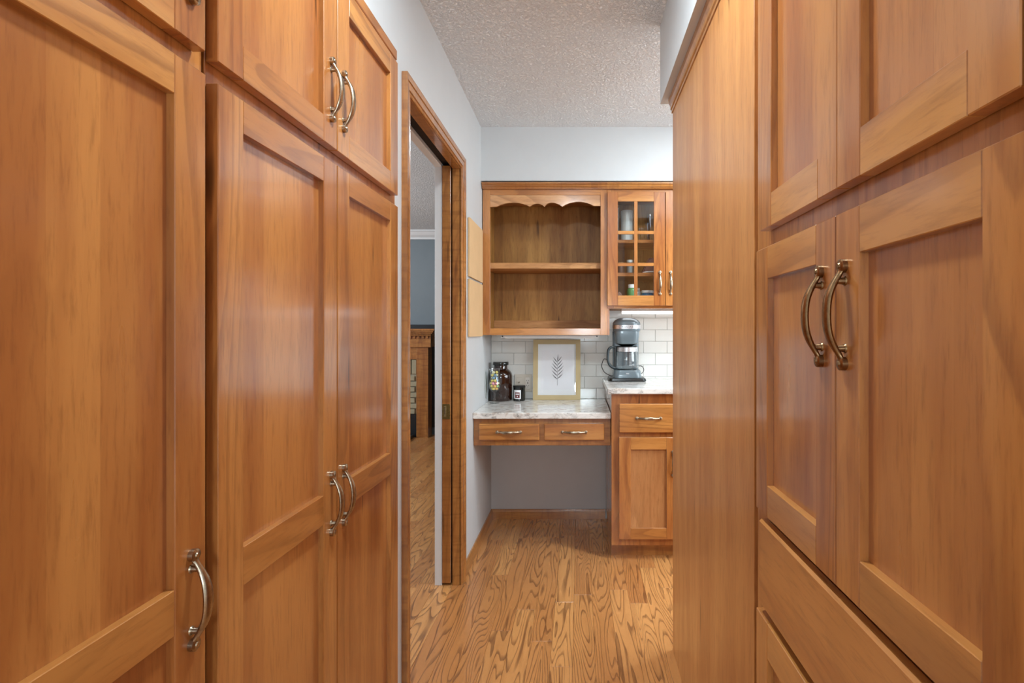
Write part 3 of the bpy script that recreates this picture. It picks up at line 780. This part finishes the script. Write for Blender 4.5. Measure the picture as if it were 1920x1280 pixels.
layers = [(.0865, .013, 4, ['yellow', 'orange', 'pale green', 'yellow']), (.103, .0205, 6, ['orange', 'pale green', 'pink', 'pink', 'cream', 'yellow']),
          (.1195, .0195, 6, ['pink', 'pink', 'cream', 'cream', 'pink', 'yellow']), (.136, .0155, 5, ['yellow', 'blue', 'cream', 'yellow', 'yellow']),
          (.1525, .0135, 4, ['blue', 'blue', 'yellow', 'cream']), (.169, .0135, 4, ['blue', 'cream', 'pale green', 'yellow']), (.1855, .0125, 3, ['cream', 'yellow', 'cream'])]
rnd = random.Random(4)
for li, (h, rr, n_, cs) in enumerate(layers):
    for i in range(n_):
        an = 2*math.pi*(i+.5*(li % 2))/n_ - 1.9
        x, y, z_ = gx+rr*math.cos(an), gy+rr*math.sin(an), DZ+h+.002
        rad = .0092
        bm = bmesh.new(); bmesh.ops.create_icosphere(bm, subdivisions=2, radius=rad, matrix=Matrix.Translation((x, y, z_)) @ Matrix.Diagonal((1, 1, .92, 1)))
        nm = cs[i]
        o = emit('candy', bm, cmat[nm], None, True)
        dirs = ['right', 'back right', 'back', 'back left', 'left', 'front left', 'front', 'front right']
        lay = ['lowest', 'second lowest', 'third', 'middle', 'fifth', 'second highest', 'top'][li]
        tag(o, f'{nm} candy ball at the {dirs[int(round(an/(math.pi/4))) % 8]} of the {lay} layer in the goblet', 'candy', 'pastel candies in the goblet')

cx_, cy_ = -.3815, 3.36
cd = thing('jar_candle', (cx_, cy_, DZ), 'small black candle jar with a white and maroon label beside the brown jar', 'candle')
emit('jar', lathe([(0, DZ), (.034, DZ), (.037, DZ+.003), (.037, DZ+.084), (0, DZ+.084)], cx_, cy_, 40), lid_m, cd, True)
emit('lid', lathe([(0, DZ+.0842), (.0385, DZ+.0842), (.0395, DZ+.086), (.0395, DZ+.094), (.037, DZ+.0965), (0, DZ+.0965)], cx_, cy_, 40), black_pl, cd, True)
def label_bm(a0, a1, z0, z1, R):
    bm = bmesh.new(); k = 10; prev = None
    for i in range(k+1):
        a = a0+(a1-a0)*i/k; p = (cx_+R*math.sin(a), cy_-R*math.cos(a))
        q = (bm.verts.new((*p, z0)), bm.verts.new((*p, z1)), bm.verts.new((cx_+(R-.0004)*math.sin(a), cy_-(R-.0004)*math.cos(a), z0)), bm.verts.new((cx_+(R-.0004)*math.sin(a), cy_-(R-.0004)*math.cos(a), z1)))
        if prev:
            bm.faces.new((prev[0], q[0], q[1], prev[1])); bm.faces.new((prev[2], prev[3], q[3], q[2]))
            bm.faces.new((prev[1], q[1], q[3], prev[3])); bm.faces.new((prev[0], prev[2], q[2], q[0]))
        else: bm.faces.new((q[0], q[1], q[3], q[2]))
        prev = q
    bm.faces.new((prev[0], prev[2], prev[3], prev[1])); bmesh.ops.recalc_face_normals(bm, faces=bm.faces[:]); return bm
lb = emit('label', label_bm(-.88, .38, DZ+.015, DZ+.070, .0376), paper_m, cd, True)
emit('label_panel', label_bm(-.60, .20, DZ+.021, DZ+.056, .0380), plain('maroon_ink', srgb(110, 52, 52), .5), lb, True)
emit('label_lines', label_bm(-.50, .10, DZ+.042, DZ+.048, .0383), paper_m, lb, True)
emit('label_dot', label_bm(-.28, -.12, DZ+.027, DZ+.034, .0383), paper_m, lb, True)

# ------------------------------------------------------------------ coffee maker
KZ = .9132; kx, ky = .287, 3.285
km = thing('coffee_maker', (kx, ky, KZ), 'slate grey drip coffee maker with a glass carafe on the counter', 'coffee maker')
def rrect(hx, hy, rc, k=6, oy=0.):
    pts = []
    for sx, sy, a0 in ((1, 1, 0), (-1, 1, 90), (-1, -1, 180), (1, -1, 270)):
        for i in range(k+1):
            a = math.radians(a0+90*i/k); pts.append((kx+sx*(hx-rc)+rc*math.cos(a), ky+oy+sy*(hy-rc)+rc*math.sin(a)))
    return pts
def loft(secs, bm=None, mi=0):
    bm = bm or bmesh.new(); rings = [[bm.verts.new((x, y, z_)) for x, y in pts] for pts, z_ in secs]
    n = len(rings[0])
    for a, b2 in zip(rings, rings[1:]):
        for i in range(n): bm.faces.new((a[i], a[(i+1) % n], b2[(i+1) % n], b2[i]))
    bm.faces.new(rings[0][::-1]); bm.faces.new(rings[-1]); return bm
bm = loft([(rrect(.108, .100, .02, oy=-.005), KZ), (rrect(.112, .104, .02, oy=-.005), KZ+.006), (rrect(.108, .100, .02, oy=-.005), KZ+.018), (rrect(.088, .086, .03), KZ+.021)])
emit('tray', bm, black_pl, km, True)
bm = loft([(rrect(.0870, .085, .035), KZ+.0212), (rrect(.0865, .085, .035), KZ+.03), (rrect(.083, .083, .04), KZ+.058), (rrect(.079, .080, .04), KZ+.066)])
emit('base', bm, grey_pl, km, True)
emit('warming_plate', lathe([(0, KZ+.0662), (.060, KZ+.0662), (.060, KZ+.070), (0, KZ+.070)], kx, ky-.012, 32), black_pl, km, True)
# rear column
bm = loft([(rrect(.080, .026, .015, oy=.064), KZ+.0664), (rrect(.082, .026, .015, oy=.064), KZ+.300)])
emit('rear_column', bm, grey_pl, km, True)
# head
bm = loft([(rrect(.0815, .082, .06), KZ+.3005), (rrect(.0835, .084, .06), KZ+.304), (rrect(.0835, .084, .06), KZ+.3155)])
emit('collar', bm, grey_pl, km, True)
emit('chrome_band', loft([(rrect(.0843, .0848, .06), KZ+.3160), (rrect(.0843, .0848, .06), KZ+.3380)]), chrome, km, True)
bm = loft([(rrect(.0835, .084, .06), KZ+.3385), (rrect(.0835, .084, .06), KZ+.349), (rrect(.080, .081, .058), KZ+.358), (rrect(.070, .072, .052), KZ+.369), (rrect(.052, .055, .042), KZ+.378), (rrect(.028, .032, .024), KZ+.3835)])
emit('domed_lid', bm, grey_pl, km, True)
bm = loft([(rrect(.064, .050, .035, oy=-.030), KZ+.224), (rrect(.069, .054, .036, oy=-.030), KZ+.230), (rrect(.0745, .0555, .036, oy=-.0285), KZ+.290), (rrect(.0745, .0555, .036, oy=-.0285), KZ+.3003)])
emit('brew_basket', bm, grey_pl, km, True)
bm = loft([(rrect(.030, .030, .02, oy=-.02), KZ+.210), (rrect(.060, .050, .03, oy=-.02), KZ+.2238)])
emit('drip_neck', bm, black_pl, km, True)
# brand letters on the band
cu = bpy.data.curves.new('brand', 'FONT'); cu.body = 'KitchenAid'; cu.size = .0145; cu.align_x = 'CENTER'; cu.extrude = .0003
to = bpy.data.objects.new('t', cu); COL.objects.link(to); bpy.context.view_layer.update()
me = bpy.data.meshes.new_from_object(to.evaluated_get(bpy.context.evaluated_depsgraph_get()))
bpy.data.objects.remove(to)
bm = bmesh.new(); bm.from_mesh(me); bpy.data.meshes.remove(me)
for v in bm.verts: v.co = Vector((kx+v.co.x, ky-.0850-v.co.z, KZ+.3225+v.co.y))
emit('brand_lettering', bm, dkgrey_pl, km)
emit('badge', B(kx-.010, kx+.010, ky-.0856, ky-.0838, KZ+.043, KZ+.048, .0006), chrome, km)
# carafe
cf_y = ky-.014
o_ = [(.055, KZ+.0702), (.0640, KZ+.0715), (.0700, KZ+.082), (.0715, KZ+.105), (.0695, KZ+.140), (.0665, KZ+.176)]
i_ = [(.0650, KZ+.176), (.0680, KZ+.140), (.0698, KZ+.105), (.0685, KZ+.083), (.062, KZ+.0735), (0, KZ+.0732)]
ca = emit('carafe', lathe([(0, KZ+.0702)]+o_+i_, kx, cf_y, 40), glass_m, km, True)
emit('steel_band', lathe([(.0672, KZ+.1762), (.0690, KZ+.178), (.0690, KZ+.203), (.0670, KZ+.205), (.0655, KZ+.205), (.0655, KZ+.1762), (.0672, KZ+.1762)], kx, cf_y, 40), chrome, ca, True)
emit('carafe_lid', lathe([(0, KZ+.2052), (.0665, KZ+.2052), (.0665, KZ+.2082), (.05, KZ+.2098), (0, KZ+.2098)], kx, cf_y, 36), black_pl, ca, True)
hp = catmull([(kx-.066, cf_y-.02, KZ+.203), (kx-.090, cf_y-.028, KZ+.205), (kx-.110, cf_y-.032, KZ+.192), (kx-.116, cf_y-.033, KZ+.160), (kx-.115, cf_y-.033, KZ+.120), (kx-.102, cf_y-.031, KZ+.092), (kx-.082, cf_y-.025, KZ+.079), (kx-.064, cf_y-.02, KZ+.078)], 5)
emit('carafe_handle', tube(hp, .0082, 12), dkgrey_pl, ca, True)
bm = B(kx-.077, kx-.0640, cf_y-.030, cf_y-.012, KZ+.078, KZ+.204, .003)
emit('handle_spine', bm, black_pl, ca, True)
bm = bmesh.new()
for i in range(9):
    zz = KZ+.094+i*.0088; x0 = kx+.012
    for xx, wd in ((x0, .004), (x0+.008, .003)):
        y_ = cf_y-math.sqrt(.0726**2-(xx+.004-kx)**2)-.0006
        box(bm, xx, xx+wd, y_-.0004, y_, zz, zz+.0026)
emit('fill_marks', bm, paper_m, ca)
cd1 = catmull([(kx-.06, ky+.085, KZ+.05), (kx-.11, ky+.10, KZ+.115), (kx-.135, ky+.07, KZ+.125), (kx-.150, ky+.03, KZ+.085), (kx-.135, ky-.01, KZ+.05), (kx-.10, ky-.03, KZ+.030), (kx-.0865, ky-.025, KZ+.029)], 8)
emit('cord', tube(cd1, .0022, 8), cord_m, km, True)
cd2 = catmull([(kx+.080, ky+.03, KZ+.085), (kx+.098, ky+.02, KZ+.084), (kx+.107, ky+.0, KZ+.066), (kx+.100, ky-.01, KZ+.048), (kx+.085, ky-.01, KZ+.038)], 6)
emit('cord', tube(cd2, .0022, 8), cord_m, km, True)

# ------------------------------------------------------------------ things inside the glass cabinet
def gxz(px, py, d=3.26): return (px-1087)*d/1000, 1.21+(622-py)*d/1000
S1, S2, S3 = 1.7573, 1.5623, 1.3663
frost = plain('frosted_grey_plastic', srgb(186, 190, 186), .3, coat=.2)
def jarlike(name, label, cat, x, y, z0, r, h, mat, cap=None, capmat=None, group=None, lab=None):
    t = thing(name, (x, y, z0), label, cat, group)
    capr, caph = cap or (0, 0)
    emit('body', lathe([(0, z0), (r*.92, z0), (r, z0+.004), (r, z0+h*.86), (r*.9, z0+h*.95), (max(capr*.9, r*.6), z0+h), (0, z0+h)], x, y, 28), mat, t, True)
    if cap: emit('cap', lathe([(0, z0+h+.0002), (capr, z0+h+.0002), (capr, z0+h+caph), (capr*.9, z0+h+caph+.002), (0, z0+h+caph+.002)], x, y, 28), capmat, t, True)
    if lab: 
        bm = lathe([(r+.0004, z0+h*.12), (r+.0004, z0+h*.72)], x, y, 28); emit('label', bm, lab, t, True)
    return t
def tumbler(x, y, z0, r0, r1, h, mat, label, name='drinking_glass', cat='glass', group=None, th=.0018):
    prof = [(0, z0), (r0, z0), (r1, z0+h), (r1-th, z0+h), (r0-th, z0+.006), (0, z0+.006)]
    o = emit(name, lathe(prof, x, y, 28), mat, None, True); return tag(o, label, cat, group)
tumbler(.292, 3.30, S1, .036, .037, .200, frost, 'tall frosted grey canister in the top left pane of the glass cabinet', 'canister', 'canister')
tumbler(.218, 3.29, S1, .019, .021, .215, frost, 'tapered pale cup at the left end of the top cabinet shelf', 'cup', 'cup')
tumbler(.378, 3.24, S1, .017, .018, .085, glass_m, 'short clear glass on the top shelf, left of the taller glasses', group=None)
tumbler(.412, 3.235, S1, .014, .016, .115, glass_m, 'middle-height clear glass on the top cabinet shelf')
tumbler(.437, 3.30, S1, .020, .022, .180, glass_m, 'tallest clear glass standing behind on the top cabinet shelf')
jarlike('spice_jar', 'small dark spice jar on the middle cabinet shelf, far left', 'jar', .250, 3.27, S2, .020, .062, plain('dark_spice', srgb(96, 60, 38), .4), (.019, .010), cork_edge)
jarlike('supplement_jar', 'small grey jar with a pale cap on the middle cabinet shelf', 'jar', .305, 3.26, S2, .019, .072, plain('grey_jar', srgb(120, 126, 126), .4), (.019, .012), plain('pale_cap', srgb(190, 194, 190), .4))
bm = bmesh.new()
prism([(.375, S2), (.465, S2), (.462, S2+.09), (.440, S2+.105), (.415, S2+.092), (.395, S2+.04)], lambda u, v, d: Vector((u, d, v)), 3.25, 3.33, bm)
bmesh.ops.bevel(bm, geom=bm.edges[:], offset=.008, segments=3, affect='EDGES')
tag(emit('snack_bag', bm, plain('pink_brown_bag', srgb(128, 84, 76), .35, bump=.6, bscale=60, mottled=.5), None, True), 'crumpled pinkish bag leaning on the middle cabinet shelf', 'bag')
bm = lathe([(0, S2), (.04, S2), (.05, S2+.004), (.062, S2+.010), (.064, S2+.012), (.05, S2+.008), (0, S2+.005)], .437, 3.205, 32) if False else None
green_b = plain('green_bottle', srgb(86, 140, 84), .3)
blue_b = plain('blue_tub', srgb(40, 110, 150), .3)
wcap = plain('white_cap', srgb(232, 232, 230), .35)
jarlike('vitamin_bottle', 'green bottle with a white cap on the bottom cabinet shelf', 'bottle', .315, 3.225, S3, .030, .108, green_b, (.023, .020), wcap)
jarlike('vitamin_bottle', 'white plastic bottle behind the green one on the bottom cabinet shelf', 'bottle', .352, 3.275, S3, .024, .095, wcap, (.017, .015), wcap)
jarlike('round_tub', 'blue tub with a white lid on the bottom cabinet shelf', 'tub', .408, 3.22, S3, .037, .078, blue_b, (.036, .013), wcap)
bm = bmesh.new()
prism([(.212, S3), (.268, S3), (.262, S3+.07), (.240, S3+.095), (.214, S3+.08)], lambda u, v, d: Vector((u, d, v)), 3.24, 3.31, bm)
bmesh.ops.bevel(bm, geom=bm.edges[:], offset=.008, segments=3, affect='EDGES')
tag(emit('food_pouch', bm, plain('brown_pouch', srgb(150, 112, 92), .4, bump=.5, bscale=70, mottled=.5), None, True), 'brown pouch at the left end of the bottom cabinet shelf', 'bag')
bm = bmesh.new()
prism([(.375, S2+.0005), (.452, S2+.004), (.452, S2+.0105), (.400, S2+.008), (.375, S2+.0035)], lambda u, v, d: Vector((u, d, v)), 3.172, 3.235, bm)
tag(emit('folded_packet', bm, wcap), 'flat white packet at the front of the middle cabinet shelf', 'packet')

# ------------------------------------------------------------------ fireplace in the next room
fp = thing('fireplace', (-2.3, 6.15, 0), 'wooden mantel fireplace with stone brick surround seen through the doorway', 'fireplace')
FY = 6.12
bm = bmesh.new()
for zz0, zz1, dd, xr in ((1.222, 1.246, .135, -1.632), (1.204, 1.222, .115, -1.652), (1.186, 1.204, .085, -1.672), (1.166, 1.186, .060, -1.690)):
    box(bm, -3.2, xr, FY-dd, 6.261, zz0, zz1, .003)
emit('mantel_shelf', bm, trimw['x'], fp)
bm = bmesh.new(); x = -3.0
while x < -1.72:
    box(bm, x, x+.026, FY-.052, FY-.030, 1.134, 1.163, .002); x += .048
emit('dentil_moulding', bm, trimw['x'], fp)
emit('frieze', B(-3.1, -1.700, FY-.035, 6.261, 1.035, 1.1655, .002), trimw['x'], fp)
emit('pilaster', B(-1.872, -1.735, FY-.012, 6.261, 0.0, 1.0345, .003), trimw['z'], fp)
emit('pilaster', B(-3.06, -2.92, FY-.012, 6.261, 0.0, 1.0345, .003), trimw['z'], fp)
emit('lintel_board', B(-2.9195, -1.8725, FY+.002, 6.261, .895, 1.0345, .002), trimw['x'], fp)
emit('mortar_bed', B(-2.90, -1.873, FY+.045, 6.2, .0, .894), mortar_m, fp)
x = -2.89; 
while x < -1.9:
    emit('brick', B(x+.004, min(x+.062, -1.875)-.004, FY+.015, FY+.06, .725, .890, .004), brick_m, fp); x += .0635
z = .262; row = 0
while z < .70:
    for c0, c1_ in ((-2.15+.07*(row % 2), -1.877),):
        emit('brick', B(c0, -1.955 if row % 2 else -1.9, FY+.016+.004*random.random(), FY+.06, z+.004, z+.058, .004), brick_m, fp)
        if row % 2: emit('brick', B(-1.949, -1.877, FY+.016, FY+.06, z+.004, z+.058, .004), brick_m, fp)
    z += .0635; row += 1
emit('firebox', B(-2.90, -1.8735, FY+.01, FY+.043, .0, .262, .002), blackwall, fp)
emit('hearth', B(-2.80, -1.90, FY-.30, FY-.014, 0.0005, .035, .004), plain('dark_slate_hearth', srgb(60, 58, 52), .4), fp)
